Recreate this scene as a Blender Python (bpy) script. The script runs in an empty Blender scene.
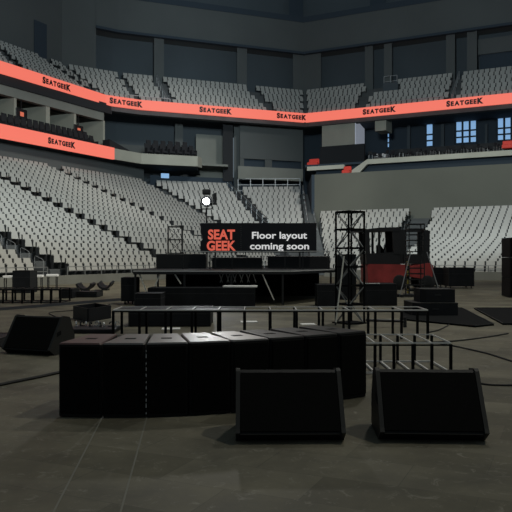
import bpy, math, random
from mathutils import Vector, Matrix
random.seed(7)
C = bpy.context.scene.collection
F = 700.0; H = 1.2; CX = 256.0; HZ = 256.0
pi = math.pi

# ------------------------------------------------------------------ materials
def mat(name, col, rough=.7, metal=0., var=0., scale=3., bump=0., emit=None, es=0., spec=.5, col2=None):
    m = bpy.data.materials.new(name); m.use_nodes = True
    nt = m.node_tree; b = nt.nodes['Principled BSDF']
    b.inputs['Base Color'].default_value = (*col, 1); b.inputs['Roughness'].default_value = rough
    b.inputs['Metallic'].default_value = metal
    b.inputs['Specular IOR Level'].default_value = spec
    if var or bump:
        tc = nt.nodes.new('ShaderNodeTexCoord'); no = nt.nodes.new('ShaderNodeTexNoise')
        no.inputs['Scale'].default_value = scale; no.inputs['Detail'].default_value = 6
        nt.links.new(tc.outputs['Object'], no.inputs['Vector'])
        if var:
            r = nt.nodes.new('ShaderNodeValToRGB')
            r.color_ramp.elements[0].position = .3; r.color_ramp.elements[1].position = .72
            c2 = col2 or tuple(c*(1+var) for c in col)
            r.color_ramp.elements[0].color = (*[c*(1-var) for c in col], 1)
            r.color_ramp.elements[1].color = (*c2, 1)
            nt.links.new(no.outputs['Fac'], r.inputs['Fac']); nt.links.new(r.outputs['Color'], b.inputs['Base Color'])
        if bump:
            bm = nt.nodes.new('ShaderNodeBump'); bm.inputs['Strength'].default_value = bump
            nt.links.new(no.outputs['Fac'], bm.inputs['Height']); nt.links.new(bm.outputs['Normal'], b.inputs['Normal'])
    if emit:
        b.inputs['Emission Color'].default_value = (*emit, 1); b.inputs['Emission Strength'].default_value = es
    return m

M = {}
M['seat'] = mat('seat_plastic', (.355,.35,.32), .5, var=.10, scale=.35)
M['seat_dark'] = mat('standard_and_gap_shade', (.022,.024,.025), .7)
M['tier'] = mat('tier_concrete', (.075,.08,.08), .9, var=.2, scale=.8)
M['stair'] = mat('aisle_dark', (.018,.02,.022), .9)  # steps darker than the tiers, stair shadows put into the colour
M['wall'] = mat('arena_wall', (.088,.098,.096), .9, var=.07, scale=.25)
M['parapet'] = mat('pale_parapet', (.48,.48,.40), .85, var=.08, scale=.6)
M['wall_dk'] = mat('arena_wall_recess', (.062,.078,.088), .9, var=.07, scale=.25)
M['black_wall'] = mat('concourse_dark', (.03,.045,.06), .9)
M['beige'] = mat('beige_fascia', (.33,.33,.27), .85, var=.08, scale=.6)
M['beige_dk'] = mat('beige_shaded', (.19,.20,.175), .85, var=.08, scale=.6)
M['greywall'] = mat('grey_retaining_wall', (.12,.124,.102), .9, var=.07, scale=.3)
M['frontwall'] = mat('dasher_wall', (.14,.14,.12), .8, var=.15, scale=.8)
M['ribbon'] = mat('led_coral', (.1,.03,.02), .6, emit=(1.0,.205,.145), es=.86)
M['ribbon_txt'] = mat('led_letter', (.01,.01,.01), .6)
M['sky'] = mat('window_daylight', (.2,.3,.4), .5, emit=(.22,.42,.72), es=.75)
M['side_glow'] = mat('painted_side_light', (.5,.53,.58), .6, emit=(.5,.55,.65), es=.3)  # glow standing in for light on the end of the box room
M['screen'] = mat('tv_orange', (.3,.05,.02), .5, emit=(1,.25,.15), es=.5)
M['black'] = mat('black_paint', (.010,.010,.011), .55, var=.2, scale=8)
M['blackflat'] = mat('black_cloth', (.006,.0065,.007), .9, spec=.1)
M['grille'] = mat('speaker_grille', (.005,.005,.0045), .9, var=.3, scale=120, spec=.08)
M['cab'] = mat('speaker_cabinet', (.008,.008,.0075), .6, bump=.15, scale=90, spec=.2)
M['cab_lit'] = mat('speaker_top_lit', (.11,.105,.10), .4, bump=.1, scale=90, var=.15)  # black cabinet top, paler with the back light painted in
M['cab_lit_red'] = mat('speaker_top_lit_brown', (.085,.045,.04), .5, bump=.1, scale=90, var=.15)
M['cheek'] = mat('cheek_edge', (.022,.022,.02), .55, spec=.25)
M['case'] = mat('flight_case', (.008,.009,.011), .55, var=.3, scale=5, spec=.25)
M['edge'] = mat('aluminium_edge', (.62,.62,.60), .45, metal=.3)
M['steel'] = mat('steel_tube', (.22,.225,.22), .45, metal=.5)
M['dksteel'] = mat('dark_steel', (.02,.021,.022), .5, metal=.3)
M['chrome'] = mat('bright_metal', (.75,.75,.74), .25, metal=.8)
M['rail'] = mat('grey_rail', (.30,.31,.31), .5, metal=.3)
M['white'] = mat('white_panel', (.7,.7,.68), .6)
M['whitepole'] = mat('pale_pole', (.75,.74,.66), .5)
M['red'] = mat('forklift_red', (.34,.042,.038), .5, var=.25, scale=3)
M['redsofa'] = mat('red_upholstery', (.75,.06,.04), .7)
M['yellow'] = mat('hazard_yellow', (.5,.38,.06), .6)
M['rubber'] = mat('tyre_rubber', (.02,.02,.021), .85, bump=.3, scale=30)
M['banner'] = mat('banner_black', (.006,.008,.014), .7)
M['coral'] = mat('coral_print', (.8,.15,.1), .6, emit=(1,.17,.11), es=.5)
M['whitetxt'] = mat('white_print', (.8,.8,.8), .6, emit=(1,1,1), es=.5)
M['lamp'] = mat('lamp_lens', (1,1,1), .3, emit=(.93,.97,1), es=90)
M['glass'] = mat('cab_glass', (.12,.13,.13), .15)
M['cable'] = mat('cable_rubber', (.008,.008,.008), .7)
M['joint'] = mat('floor_joint', (.17,.165,.135), .8)
M['lounge'] = mat('black_lounge_fabric', (.010,.011,.013), .8)

def floor_mat():
    m = bpy.data.materials.new('arena_floor'); m.use_nodes = True
    nt = m.node_tree; N = nt.nodes; L = nt.links; b = N['Principled BSDF']
    tc = N.new('ShaderNodeTexCoord')
    mp = N.new('ShaderNodeMapping'); mp.inputs['Rotation'].default_value[2] = math.radians(24)
    L.new(tc.outputs['Object'], mp.inputs['Vector'])
    # large covering panels, each a slightly different grey
    br = N.new('ShaderNodeTexBrick'); br.inputs['Scale'].default_value = .62
    br.inputs['Color1'].default_value = (.092,.085,.062,1); br.inputs['Color2'].default_value = (.142,.132,.100,1)
    br.inputs['Mortar'].default_value = (.085,.08,.062,1); br.inputs['Mortar Size'].default_value = .0015
    br.inputs['Bias'].default_value = -.1
    L.new(mp.outputs['Vector'], br.inputs['Vector'])
    n1 = N.new('ShaderNodeTexNoise'); n1.inputs['Scale'].default_value = 1.3; n1.inputs['Detail'].default_value = 8; n1.inputs['Roughness'].default_value = .65
    L.new(tc.outputs['Object'], n1.inputs['Vector'])
    r1 = N.new('ShaderNodeValToRGB'); r1.color_ramp.elements[0].position=.3; r1.color_ramp.elements[1].position=.7
    r1.color_ramp.elements[0].color=(.6,.6,.58,1); r1.color_ramp.elements[1].color=(1.45,1.43,1.36,1)
    L.new(n1.outputs['Fac'], r1.inputs['Fac'])
    mx = N.new('ShaderNodeMix'); mx.data_type='RGBA'; mx.blend_type='MULTIPLY'; mx.inputs['Factor'].default_value=1
    L.new(br.outputs['Color'], mx.inputs['A']); L.new(r1.outputs['Color'], mx.inputs['B'])
    # pale scuffs
    n2 = N.new('ShaderNodeTexNoise'); n2.inputs['Scale'].default_value = 9; n2.inputs['Detail'].default_value = 10; n2.inputs['Roughness'].default_value=.7
    n2.inputs['Distortion'].default_value = 1.2
    L.new(tc.outputs['Object'], n2.inputs['Vector'])
    r2 = N.new('ShaderNodeValToRGB'); r2.color_ramp.elements[0].position=.56; r2.color_ramp.elements[1].position=.72
    L.new(n2.outputs['Fac'], r2.inputs['Fac'])
    mul = N.new('ShaderNodeMath'); mul.operation='MULTIPLY'; mul.inputs[1].default_value=.6
    L.new(r2.outputs['Color'], mul.inputs[0])
    mx2 = N.new('ShaderNodeMix'); mx2.data_type='RGBA'
    L.new(mul.outputs[0], mx2.inputs['Factor']); L.new(mx.outputs['Result'], mx2.inputs['A'])
    mx2.inputs['B'].default_value=(.30,.285,.235,1)
    L.new(mx2.outputs['Result'], b.inputs['Base Color'])
    rr = N.new('ShaderNodeMapRange'); rr.inputs['To Min'].default_value=.5; rr.inputs['To Max'].default_value=.8
    L.new(n1.outputs['Fac'], rr.inputs['Value']); L.new(rr.outputs['Result'], b.inputs['Roughness'])
    b.inputs['Specular IOR Level'].default_value=.25
    bm = N.new('ShaderNodeBump'); bm.inputs['Strength'].default_value=.12
    L.new(n2.outputs['Fac'], bm.inputs['Height']); L.new(bm.outputs['Normal'], b.inputs['Normal'])
    return m
M['floor'] = floor_mat()

# ------------------------------------------------------------------ mesh helpers
class MB:
    def __init__(s): s.v=[]; s.f=[]; s.m=[]
    def add(s, vs, fs, mi=0):
        n=len(s.v); s.v += [tuple(v) for v in vs]; s.f += [tuple(i+n for i in f) for f in fs]; s.m += [mi]*len(fs); return s
    def hexa(s, p, mi=0):   # p: 4 bottom (ccw), 4 top
        return s.add(p, [(3,2,1,0),(4,5,6,7),(0,1,5,4),(1,2,6,5),(2,3,7,6),(3,0,4,7)], mi)
    def box(s, x0,x1,y0,y1,z0,z1, mi=0):
        return s.hexa([(x0,y0,z0),(x1,y0,z0),(x1,y1,z0),(x0,y1,z0),(x0,y0,z1),(x1,y0,z1),(x1,y1,z1),(x0,y1,z1)], mi)
    def bbox(s, x0,x1,y0,y1,z0,z1, b=.01, mi=0):   # box with chamfered edges
        def ring(z, i): return [(x0+i+b*0,y0+i,z),(x1-i,y0+i,z),(x1-i,y1-i,z),(x0+i,y1-i,z)]
        def oct_(z, i):
            c=b
            return [(x0+i+c,y0+i,z),(x1-i-c,y0+i,z),(x1-i,y0+i+c,z),(x1-i,y1-i-c,z),(x1-i-c,y1-i,z),(x0+i+c,y1-i,z),(x0+i,y1-i-c,z),(x0+i,y0+i+c,z)]
        rs=[oct_(z0,b),oct_(z0+b,0),oct_(z1-b,0),oct_(z1,b)]
        vs=[p for r in rs for p in r]; fs=[tuple(range(7,-1,-1)), tuple(range(24,32))]
        for k in range(3):
            for i in range(8):
                j=(i+1)%8; fs.append((k*8+i,k*8+j,k*8+8+j,k*8+8+i))
        return s.add(vs,fs,mi)
    def prism(s, poly, z0, z1, mi=0):   # poly xy
        n=len(poly); vs=[(x,y,z0) for x,y in poly]+[(x,y,z1) for x,y in poly]
        fs=[tuple(range(n-1,-1,-1)), tuple(range(n,2*n))]+[(i,(i+1)%n,n+(i+1)%n,n+i) for i in range(n)]
        return s.add(vs,fs,mi)
    def xprism(s, prof, x0, x1, mi=0):  # prof in (y,z)
        n=len(prof); vs=[(x0,y,z) for y,z in prof]+[(x1,y,z) for y,z in prof]
        fs=[tuple(range(n)), tuple(range(2*n-1,n-1,-1))]+[(i,n+i,n+(i+1)%n,(i+1)%n) for i in range(n)]
        return s.add(vs,fs,mi)
    def bar(s, p, q, w, n=4, mi=0):
        p=Vector(p); q=Vector(q); d=(q-p)
        if d.length<1e-6: return s
        d.normalize(); a=Vector((0,0,1)) if abs(d.z)<.9 else Vector((0,1,0))
        u=d.cross(a).normalized(); v=d.cross(u).normalized(); r=w/2*(1.414 if n==4 else 1)
        off=pi/4 if n==4 else 0
        vs=[]
        for c in (p,q):
            for i in range(n):
                t=off+2*pi*i/n; vs.append(c+u*(r*math.cos(t))+v*(r*math.sin(t)))
        fs=[tuple(range(n-1,-1,-1)), tuple(range(n,2*n))]+[(i,(i+1)%n,n+(i+1)%n,n+i) for i in range(n)]
        return s.add(vs,fs,mi)
    def path(s, pts, w, n=6, mi=0):
        for a,b in zip(pts[:-1],pts[1:]): s.bar(a,b,w,n,mi)
        return s
    def lathe(s, prof, axis='z', c=(0,0,0), n=20, mi=0):  # prof: (r, h)
        vs=[]
        for r,h in prof:
            for i in range(n):
                t=2*pi*i/n; a,b=r*math.cos(t),r*math.sin(t)
                p={'z':(a,b,h),'y':(a,h,b),'x':(h,a,b)}[axis]; vs.append((p[0]+c[0],p[1]+c[1],p[2]+c[2]))
        fs=[]
        for k in range(len(prof)-1):
            for i in range(n):
                j=(i+1)%n; fs.append((k*n+i,k*n+j,(k+1)*n+j,(k+1)*n+i))
        fs.append(tuple(range(n))); fs.append(tuple(range(len(prof)*n-1,(len(prof)-1)*n-1,-1)))
        return s.add(vs,fs,mi)
    def build(s, name, mats, parent=None, loc=None, rotz=None):
        me=bpy.data.meshes.new(name); me.from_pydata(s.v,[],s.f)
        if not isinstance(mats,(list,tuple)): mats=[mats]
        for m in mats: me.materials.append(m)
        if len(mats)>1: me.polygons.foreach_set('material_index', s.m)
        me.update()
        import bmesh
        if len(s.f)<60000:
            bm=bmesh.new(); bm.from_mesh(me); bmesh.ops.recalc_face_normals(bm,faces=bm.faces); bm.to_mesh(me); bm.free()
        o=bpy.data.objects.new(name,me); C.objects.link(o)
        if parent is not None: o.parent=parent
        if loc is not None: o.location=loc
        if rotz is not None: o.rotation_euler=(0,0,rotz)
        return o

def tag(o,label,cat,group=None,kind=None):
    o['label']=label; o['category']=cat
    if group: o['group']=group
    if kind: o['kind']=kind
    return o
def thing(name,label,cat,loc=(0,0,0),rotz=0,group=None):
    o=bpy.data.objects.new(name,None); C.objects.link(o); o.empty_display_size=.1
    o.location=loc; o.rotation_euler=(0,0,rotz); return tag(o,label,cat,group)
def struct(name,mb,m,label=None,cat=None,parent=None):
    o=mb.build(name,m,parent); 
    if parent is None:
        o['kind']='structure'
        if label: o['label']=label
        o['category']=cat or name.split('_')[0]
    return o
def dup(root,loc=None,rotz=None,label=None,group=None):
    r=root.copy(); C.objects.link(r)
    if loc is not None: r.location=loc
    if rotz is not None: r.rotation_euler=(0,0,rotz)
    if label: r['label']=label
    if group: r['group']=group
    for ch in list(root.children):
        c=ch.copy(); C.objects.link(c); c.parent=r
        for g in list(ch.children):
            d=g.copy(); C.objects.link(d); d.parent=c
    return r

def text_mesh(body, size, m, parent, mw, name='lettering', bold=0., spacing=1., align='CENTER'):
    cu=bpy.data.curves.new('txt','FONT'); cu.body=body; cu.size=size; cu.align_x=align; cu.offset=bold; cu.space_character=spacing
    cu.extrude=.004; cu.resolution_u=4
    t=bpy.data.objects.new('txt',cu); C.objects.link(t)
    dg=bpy.context.evaluated_depsgraph_get(); me=bpy.data.meshes.new_from_object(t.evaluated_get(dg))
    bpy.data.objects.remove(t); me.materials.clear(); me.materials.append(m)
    o=bpy.data.objects.new(name,me); C.objects.link(o)
    if parent is not None: o.parent=parent
    o.matrix_local=mw
    return o
def text_width(body,size,bold=0.,spacing=1.):
    cu=bpy.data.curves.new('txt','FONT'); cu.body=body; cu.size=size; cu.space_character=spacing; cu.offset=bold
    t=bpy.data.objects.new('txt',cu); C.objects.link(t)
    dg=bpy.context.evaluated_depsgraph_get(); me=bpy.data.meshes.new_from_object(t.evaluated_get(dg))
    xs=[v.co.x for v in me.vertices]; w=(min(xs),max(xs)); bpy.data.objects.remove(t); return w

ORD=['zeroth','first','second','third','fourth','fifth','sixth','seventh','eighth','ninth','tenth','eleventh','twelfth','thirteenth','fourteenth','fifteenth','sixteenth','seventeenth','eighteenth','nineteenth','twentieth']
def ordinal(n):
    if n<=20: return ORD[n]
    t=['','','twenty','thirty','forty','fifty'][n//10]
    if n%10==0: return {20:'twentieth',30:'thirtieth',40:'fortieth',50:'fiftieth'}[n]
    return t+'-'+ORD[n%10]

# ------------------------------------------------------------------ plan geometry of the ring (upper rim polyline)
RING=[(-29.24,28.86),(-13.14,61.32),(-10.48,63.24),(4.85,69.3),(39.5,51.7)]
def offset_ring(t):
    segs=[]
    for a,b in zip(RING[:-1],RING[1:]):
        dx,dy=b[0]-a[0],b[1]-a[1]; l=math.hypot(dx,dy); n=(-dy/l,dx/l)
        segs.append(((a[0]+n[0]*t,a[1]+n[1]*t),(dx/l,dy/l),(b[0]+n[0]*t,b[1]+n[1]*t)))
    pts=[segs[0][0]]
    for s0,s1 in zip(segs[:-1],segs[1:]):
        (x1,y1),(dx1,dy1),_=s0; (x2,y2),(dx2,dy2),_=s1
        det=dx1*(-dy2)+dx2*dy1
        u=((x2-x1)*(-dy2)+dx2*(y2-y1))/det
        pts.append((x1+dx1*u,y1+dy1*u))
    pts.append(segs[-1][2]); return pts
def hit(px,t):   # where the sight line bearing px meets the ring offset t; used for planning positions only
    k=(px-CX)/F; P=offset_ring(t)
    for i,(a,b) in enumerate(zip(P[:-1],P[1:])):
        dx,dy=b[0]-a[0],b[1]-a[1]; den=dx-k*dy
        u=(k*a[1]-a[0])/den
        lo=-9 if i==0 else -1e-6; hi=9 if i==len(P)-2 else 1+1e-6
        if lo<=u<=hi:
            y=a[1]+dy*u
            if y>5: return (a[0]+dx*u,y,i)
    raise ValueError(px)
def ringpts(px0,px1,t):
    a=hit(px0,t); b=hit(px1,t); P=offset_ring(t)
    return [a[:2]]+[P[j] for j in range(a[2]+1,b[2]+1)]+[b[:2]]
def strip(px0,px1,t,z0,z1,mb=None,th=.25):   # wall slab following the ring
    mb=mb or MB(); A=ringpts(px0,px1,t); B=ringpts(px0,px1,t+th)
    if len(A)!=len(B): B=[(p[0]-0,p[1]+th) for p in A]
    for i in range(len(A)-1):
        mb.hexa([(*A[i],z0),(*A[i+1],z0),(*B[i+1],z0),(*B[i],z0),(*A[i],z1),(*A[i+1],z1),(*B[i+1],z1),(*B[i],z1)])
    return mb
def slab(px0,px1,t0,t1,z0,z1,mb=None):
    mb=mb or MB(); A=ringpts(px0,px1,t0); B=ringpts(px0,px1,t1)
    if len(A)!=len(B):
        P=[]
        for p in A: P.append(min(B,key=lambda q:(q[0]-p[0])**2+(q[1]-p[1])**2))
        B=P
    for i in range(len(A)-1):
        mb.hexa([(*A[i],z0),(*A[i+1],z0),(*B[i+1],z0),(*B[i],z0),(*A[i],z1),(*A[i+1],z1),(*B[i+1],z1),(*B[i],z1)])
    return mb
def zat(py,Y): return H+(HZ-py)*Y/F

# ------------------------------------------------------------------ floor
fl=MB(); fl.add([(-60,-8,0),(60,-8,0),(60,100,0),(-60,100,0)],[(0,1,2,3)])
struct('floor',fl,M['floor'],'dark scuffed grey arena floor covering','floor')

# ------------------------------------------------------------------ seats
def seat_geom():
    mb=MB(); w=.213
    # backrest panel with clipped corners, leaning back; facing -Y
    def lean(z): return (z-.40)*.22
    out=[(-w,.42),(w,.42),(w,.845),(w-.012,.86),(-w+.012,.86),(-w,.845)]
    n=6; vs=[(x,lean(z)+.02,z) for x,z in out]+[(x,lean(z)+.065,z) for x,z in out]
    mb.add(vs,[tuple(range(n)),tuple(range(2*n-1,n-1,-1))]+[(i,n+i,n+(i+1)%n,(i+1)%n) for i in range(n)],0)
    # tipped-up seat pad
    mb.hexa([(-.21,-.10,.30),(.21,-.10,.30),(.21,-.03,.30),(-.21,-.03,.30),(-.19,-.02,.66),(.19,-.02,.66),(.19,.035,.66),(-.19,.035,.66)],0)
    # dark strips added as shade in the seat gaps, then the standards
    for x in (-.229,.229):
        mb.box(x-.018,x+.018,.07,.12,.3,.84,1)
        mb.hexa([(x-.012,-.04,0),(x+.012,-.04,0),(x+.012,.08,0),(x-.012,.08,0),(x-.012,-.10,.60),(x+.012,-.10,.60),(x+.012,.08,.62),(x-.012,.08,.62)],1)
    return mb
SG=seat_geom()
def seat_place(mb,x,y,z,ang):
    c,s=math.cos(ang),math.sin(ang); n=len(mb.v)
    mb.v += [(x+c*a-s*b, y+s*a+c*b, z+d) for a,b,d in SG.v]
    mb.f += [tuple(i+n for i in f) for f in SG.f]; mb.m += SG.m

all_seats=[]   # (x,y,z,ang,block,row,col)
tiers=[]
def block(name, FL,FR,BL,BR, nrows, zf, drop_l=0, front_edge=True, r0=0, pitch=.5, grid=False):
    """rows from front (FL-FR) to back (BL-BR); zf(i)=tread height"""
    FL,FR,BL,BR=[Vector(p) for p in (FL,FR,BL,BR)]
    tm=MB()
    for i in range(r0,nrows):
        a=i/(nrows-1); L_=FL.lerp(BL,a); R_=FR.lerp(BR,a)
        d=R_-L_; ln=d.length; 
        a2=(i+1)/(nrows-1); L2=FL.lerp(BL,a2); R2=FR.lerp(BR,a2)
        a1=(i-.0)/(nrows-1)
        f0=L_+(L_-L2)*.45; f1=R_+(R_-R2)*.45; b0=L_+(L2-L_)*.56; b1=R_+(R2-R_)*.56
        z=zf(i); tm.hexa([(*f0,z-.8),(*f1,z-.8),(*b1,z-.8),(*b0,z-.8),(*f0,z),(*f1,z),(*b1,z),(*b0,z)])
        if ln<.5: continue
        u=d/ln; ang=math.atan2(u.y,u.x)
        n=int((ln-.1)/pitch); 
        st=(ln-n*pitch)/2
        if grid:
            g0=L_.dot(u)+.05; st=math.ceil(g0/pitch)*pitch-L_.dot(u); n=int((ln-st-.05)/pitch)
        if ln<.8: continue
        for j in range(n):
            p=L_+u*(st+(j+.5)*pitch)
            all_seats.append((p.x,p.y,z,ang,name,i,j+1))
    return tm

# left stand: straight line with outward normal nL, running away along uL
nL=Vector((-.891,.454)); uL=Vector((.454,.891))
def PL(D,s): return nL*D+uL*s
zL=lambda i: .26+i*.358
NR_L=21
Df,Db=21.25,38.4
aisL=[22.5,31.9,41.3]
mitreF,mitreB=47.0,53.2
def sl(s0,s1,nm,f1=None,b1=None):
    return block(nm,PL(Df,s0),PL(Df,f1 or s1),PL(Db,s0),PL(Db,b1 or s1),NR_L,zL,grid=True)
w=.46
a1,a2,a3=aisL
tL=MB()
for b in (sl(12.,a1-w,'near'), sl(a1+w,a2-w,'second'), sl(a2+w,a3-w,'third'), sl(a3+w,0,'far',mitreF-w,mitreB-w)):
    tL.add(b.v,b.f)
struct('seating_tier_left',tL,M['tier'],'stepped concrete tiers under the left stand seats','stand')
# mid blocks
Cb=Vector((-9.97,65.2))
zM=lambda i: .40+i*.352
tM=MB()
b=block('centre left',(1.9,51.35),(2.5,51.3),(-9.4,65.35),(-2.72,68.0),NR_L,zM,r0=3); tM.add(b.v,b.f)
b=block('centre',(3.2,50.6),(4.0,50.5),(-1.5,68.1),(4.35,67.9),NR_L,lambda i:zM(i)-.35,r0=4); tM.add(b.v,b.f)
struct('seating_tier_middle',tM,M['tier'],'stepped concrete tiers under the far corner seats','stand')
def zR(i):
    D=i*.84
    return .1+ (D*.158 if D<9.2 else 1.454+(D-9.2)*.30)
tR=MB()
b=block('right wedge',(4.2,41.5),(6.1,38.7),(5.25,58.3),(12.1,54.9),22,zR); tR.add(b.v,b.f)
b=block('right',(7.3,37.3),(17.9,31.6),(13.6,54.25),(26.2,47.8),22,zR,grid=True); tR.add(b.v,b.f)
struct('seating_tier_right',tR,M['tier'],'stepped tiers under the right stand seats','stand')

# aisle stairs
def stairs(name,F,B,wd,n,zf,label,m='stair'):
    F=Vector(F); B=Vector(B); mb=MB(); d=(B-F); sd=Vector((d.y,-d.x)).normalized()*wd/2; st=d/(n-1)
    for i in range(n):
        c=F+st*i
        for h in (0,1):
            q0=c+st*(-.5+h*.5); q1=q0+st*.5; z=zf(i)-.0+ (0.03 if h==0 else .17)
            mb.hexa([(*(q0-sd),z-.7),(*(q0+sd),z-.7),(*(q1+sd),z-.7),(*(q1-sd),z-.7),(*(q0-sd),z),(*(q0+sd),z),(*(q1+sd),z),(*(q1-sd),z)])
    o=struct(name,mb,M[m],label,'stairs'); return o
for s,nm in zip(aisL,('nearest','second','third')):
    stairs('aisle_stairs',PL(Df,s),PL(Db,s),.9,NR_L,lambda i:zL(i)-.12,f'dark stair aisle, {nm} one in the left stand')
stairs('aisle_stairs',PL(Df,mitreF),(-9.7,65.1),1.0,NR_L,lambda i:zL(i)-.12,'dark stair aisle at the left stand corner')
stairs('aisle_stairs',(2.8,51.),(-2.15,68.1),1.1,NR_L,lambda i:zM(i)-.2,'stair aisle in the far corner stand')
stairs('aisle_stairs',(6.7,38.),(12.85,54.6),1.35,22,lambda i:zR(i)-.12,'grey stair aisle dividing the right stand','tier')
stairs('aisle_stairs',(4.0,44.),(4.85,68.3),.95,26,lambda i:.3+i*.27,'dark stair beside grey retaining wall','tier')

# upper tier rows on the ring
upper=[]
tU=MB()
ais_up=[(-14,20),(47,90),(158,169),(250,272),(371,361),(459,451)]   # (px at back, px at front)
for i in range(7):
    t=.75+.85*i; z=14.95+.56*i; P=offset_ring(t); 
    A=offset_ring(t-.45); B=offset_ring(t+.4)
    for k in range(4):
        tU.hexa([(*A[k],z-.9),(*A[k+1],z-.9),(*B[k+1],z-.9),(*B[k],z-.9),(*A[k],z),(*A[k+1],z),(*B[k+1],z),(*B[k],z)])
    for k in range(4):
        a=Vector(P[k]); b=Vector(P[k+1]); d=(b-a); ln=d.length; u=d/ln; ang=math.atan2(u.y,u.x)
        n=int((ln-.3)/.5)
        for j in range(n):
            p=a+u*(.3+(j+.5+(.24 if i%2 else 0))*.5)
            if j==n-1 and i%2: continue
            px=CX+F*p.x/p.y
            if p.y<20 or px<-60 or px>580: continue
            ok=True
            for pb,pf in ais_up:
                c=pf+(pb-pf)*i/6; hw=.6*F/p.y*.9
                if abs(px-c)<hw: ok=False
            if 371<px<398 and i>=4: ok=False
            if ok: upper.append((p.x,p.y,z,ang))
struct('seating_tier_upper',tU,M['tier'],'stepped concrete tiers of the upper stand','stand')

# split: the ~300 seats that show largest become objects, rest one stuff mesh
def vis(s):
    px=CX+F*s[0]/s[1]
    return s[4] in('near','second','third') and 2<px<150 
cand=sorted([s for s in all_seats if vis(s)],key=lambda s:s[1])
# front rows of left stand, in view
pick=[]
for s in cand:
    if len(pick)<300: pick.append(s)
pickset=set((s[4],s[5],s[6]) for s in pick)
proto=SG.build('stadium_seat',[M['seat'],M['seat_dark']])
blk={'near':'in the block nearest the camera, left of the first stairs','second':'between first and second stairs','third':'beyond the second stairs'}
first=True
colcount={}
minj={}
for s in pick:
    key=(s[4],s[5]); minj[key]=min(minj.get(key,999),s[6])
maxj={}
for s in all_seats:
    key=(s[4],s[5]); maxj[key]=max(maxj.get(key,0),s[6])
for s in pick:
    x,y,z,ang,bn,row,col=s
    o=proto if first else proto.copy()
    if not first: C.objects.link(o)
    first=False
    o.location=(x,y,z); o.rotation_euler=(0,0,ang)
    r=ordinal(row+1)
    if bn=='near': lab=f'pale grey seat, {r} row of left stand, {ordinal(maxj[(bn,row)]-col+1)} left of first stairs'
    elif bn=='second': lab=f'pale grey seat, {r} row of left stand, {ordinal(col)} right of first stairs'
    else: lab=f'pale grey seat, {r} row of left stand, {ordinal(col)} right of second stairs'
    tag(o,lab,'seat','folding seats in the lower left stand')
rest=MB()
for s in all_seats:
    if (s[4],s[5],s[6]) not in pickset:
        seat_place(rest,*s[:4])
for s in upper: seat_place(rest,*s)
o=rest.build('stadium_seats',[M['seat'],M['seat_dark']])
tag(o,'thousands of pale grey stadium seats filling both stands and upper tier','seats',kind='stuff')

# ------------------------------------------------------------------ front walls and rails of the bowl
def wall_line(name,pts,z0,z1,th,m,label):
    mb=MB()
    for a,b in zip(pts[:-1],pts[1:]):
        a=Vector(a); b=Vector(b); d=(b-a).normalized(); n=Vector((-d.y,d.x))*th
        mb.hexa([(*a,z0),(*b,z0),(*(b+n),z0),(*(a+n),z0),(*a,z1),(*b,z1),(*(b+n),z1),(*(a+n),z1)])
    return struct(name,mb,M[m],label,'wall')
lf=[tuple(PL(20.75,s)) for s in (12,46.6)]+[(3.2,50.2),(3.9,50.1)]
wall_line('wall_left_front',lf,0,.38,.12,'frontwall','low grey wall along front of left stand')
rf=[(4.0,41.0),(7.0,37.0),(18.0,31.1)]
wall_line('wall_right_front',rf,0,.42,.12,'frontwall','low grey wall along front of right stand')
def railing(pts,z0,z1,step,label,m='dksteel',w=.04,mids=1,name='railing',group=None):
    t=thing(name,label,'railing',(*pts[0],z0),0,group)
    ox,oy=pts[0]; mb=MB(); pm=0
    for a,b in zip(pts[:-1],pts[1:]):
        a=Vector(a)-Vector((ox,oy)); b=Vector(b)-Vector((ox,oy)); d=b-a; n=max(1,round(d.length/step))
        for k in range(mids+1):
            z=(z1-z0)*(1-k/(mids+1)); mb.bar((*a,z),(*b,z),w*.8)
        for i in range(n+1):
            p=a+d*(i/n)
            if pm<95: MB().bar((*p,0),(*p,z1-z0),w).build('post',M[m],t); pm+=1
    mb.build('rail',M[m],t); return t
railing([tuple(PL(20.85,s)) for s in (13,21.9)],.38,.74,1.1,'low steel railing, left stand front, left of the first stairs',m='steel')
railing([tuple(PL(20.85,s)) for s in (23.1,45.5)],.38,.74,1.1,'low steel railing, left stand front, right of the first stairs',m='steel')
railing([(7.25,37.0),(17.9,31.2)],.42,.72,1.2,'low steel railing along the front of right stand',m='steel')

# handrail loops on the first stairs
for i in range(0,4):
    p=PL(Df+.4+i*.82,a1); t=thing('stair_handrail',f'thin dark handrail hoop on the first left stairs, {ordinal(i+1)} step up','handrail',(p.x,p.y,zL(i)-.1),math.atan2(nL.y,nL.x),'handrail hoops on the first stairs')
    mb=MB(); mb.path([(0,0,0),(0,0,.85),(.1,0,.92),(.45,0,1.05),(.5,0,1.0),(.5,0,.3)],.022); mb.build('hoop',M['rail'],t)

# ------------------------------------------------------------------ left intermediate wall, suites, coral boards
zb0,zb1=9.35,10.25
# wall behind top row of left stand
mb=MB()
a=PL(39.0,10); b=PL(39.0,53.5)
mb.hexa([(*a,6.5),(*b,6.5),(*(b+nL*.2),6.5),(*(a+nL*.2),6.5),(*a,10.1),(*b,10.1),(*(b+nL*.2),10.1),(*(a+nL*.2),10.1)])
struct('wall_left_stand_back',mb,M['wall'],'grey wall behind top row of left stand','wall')

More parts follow.
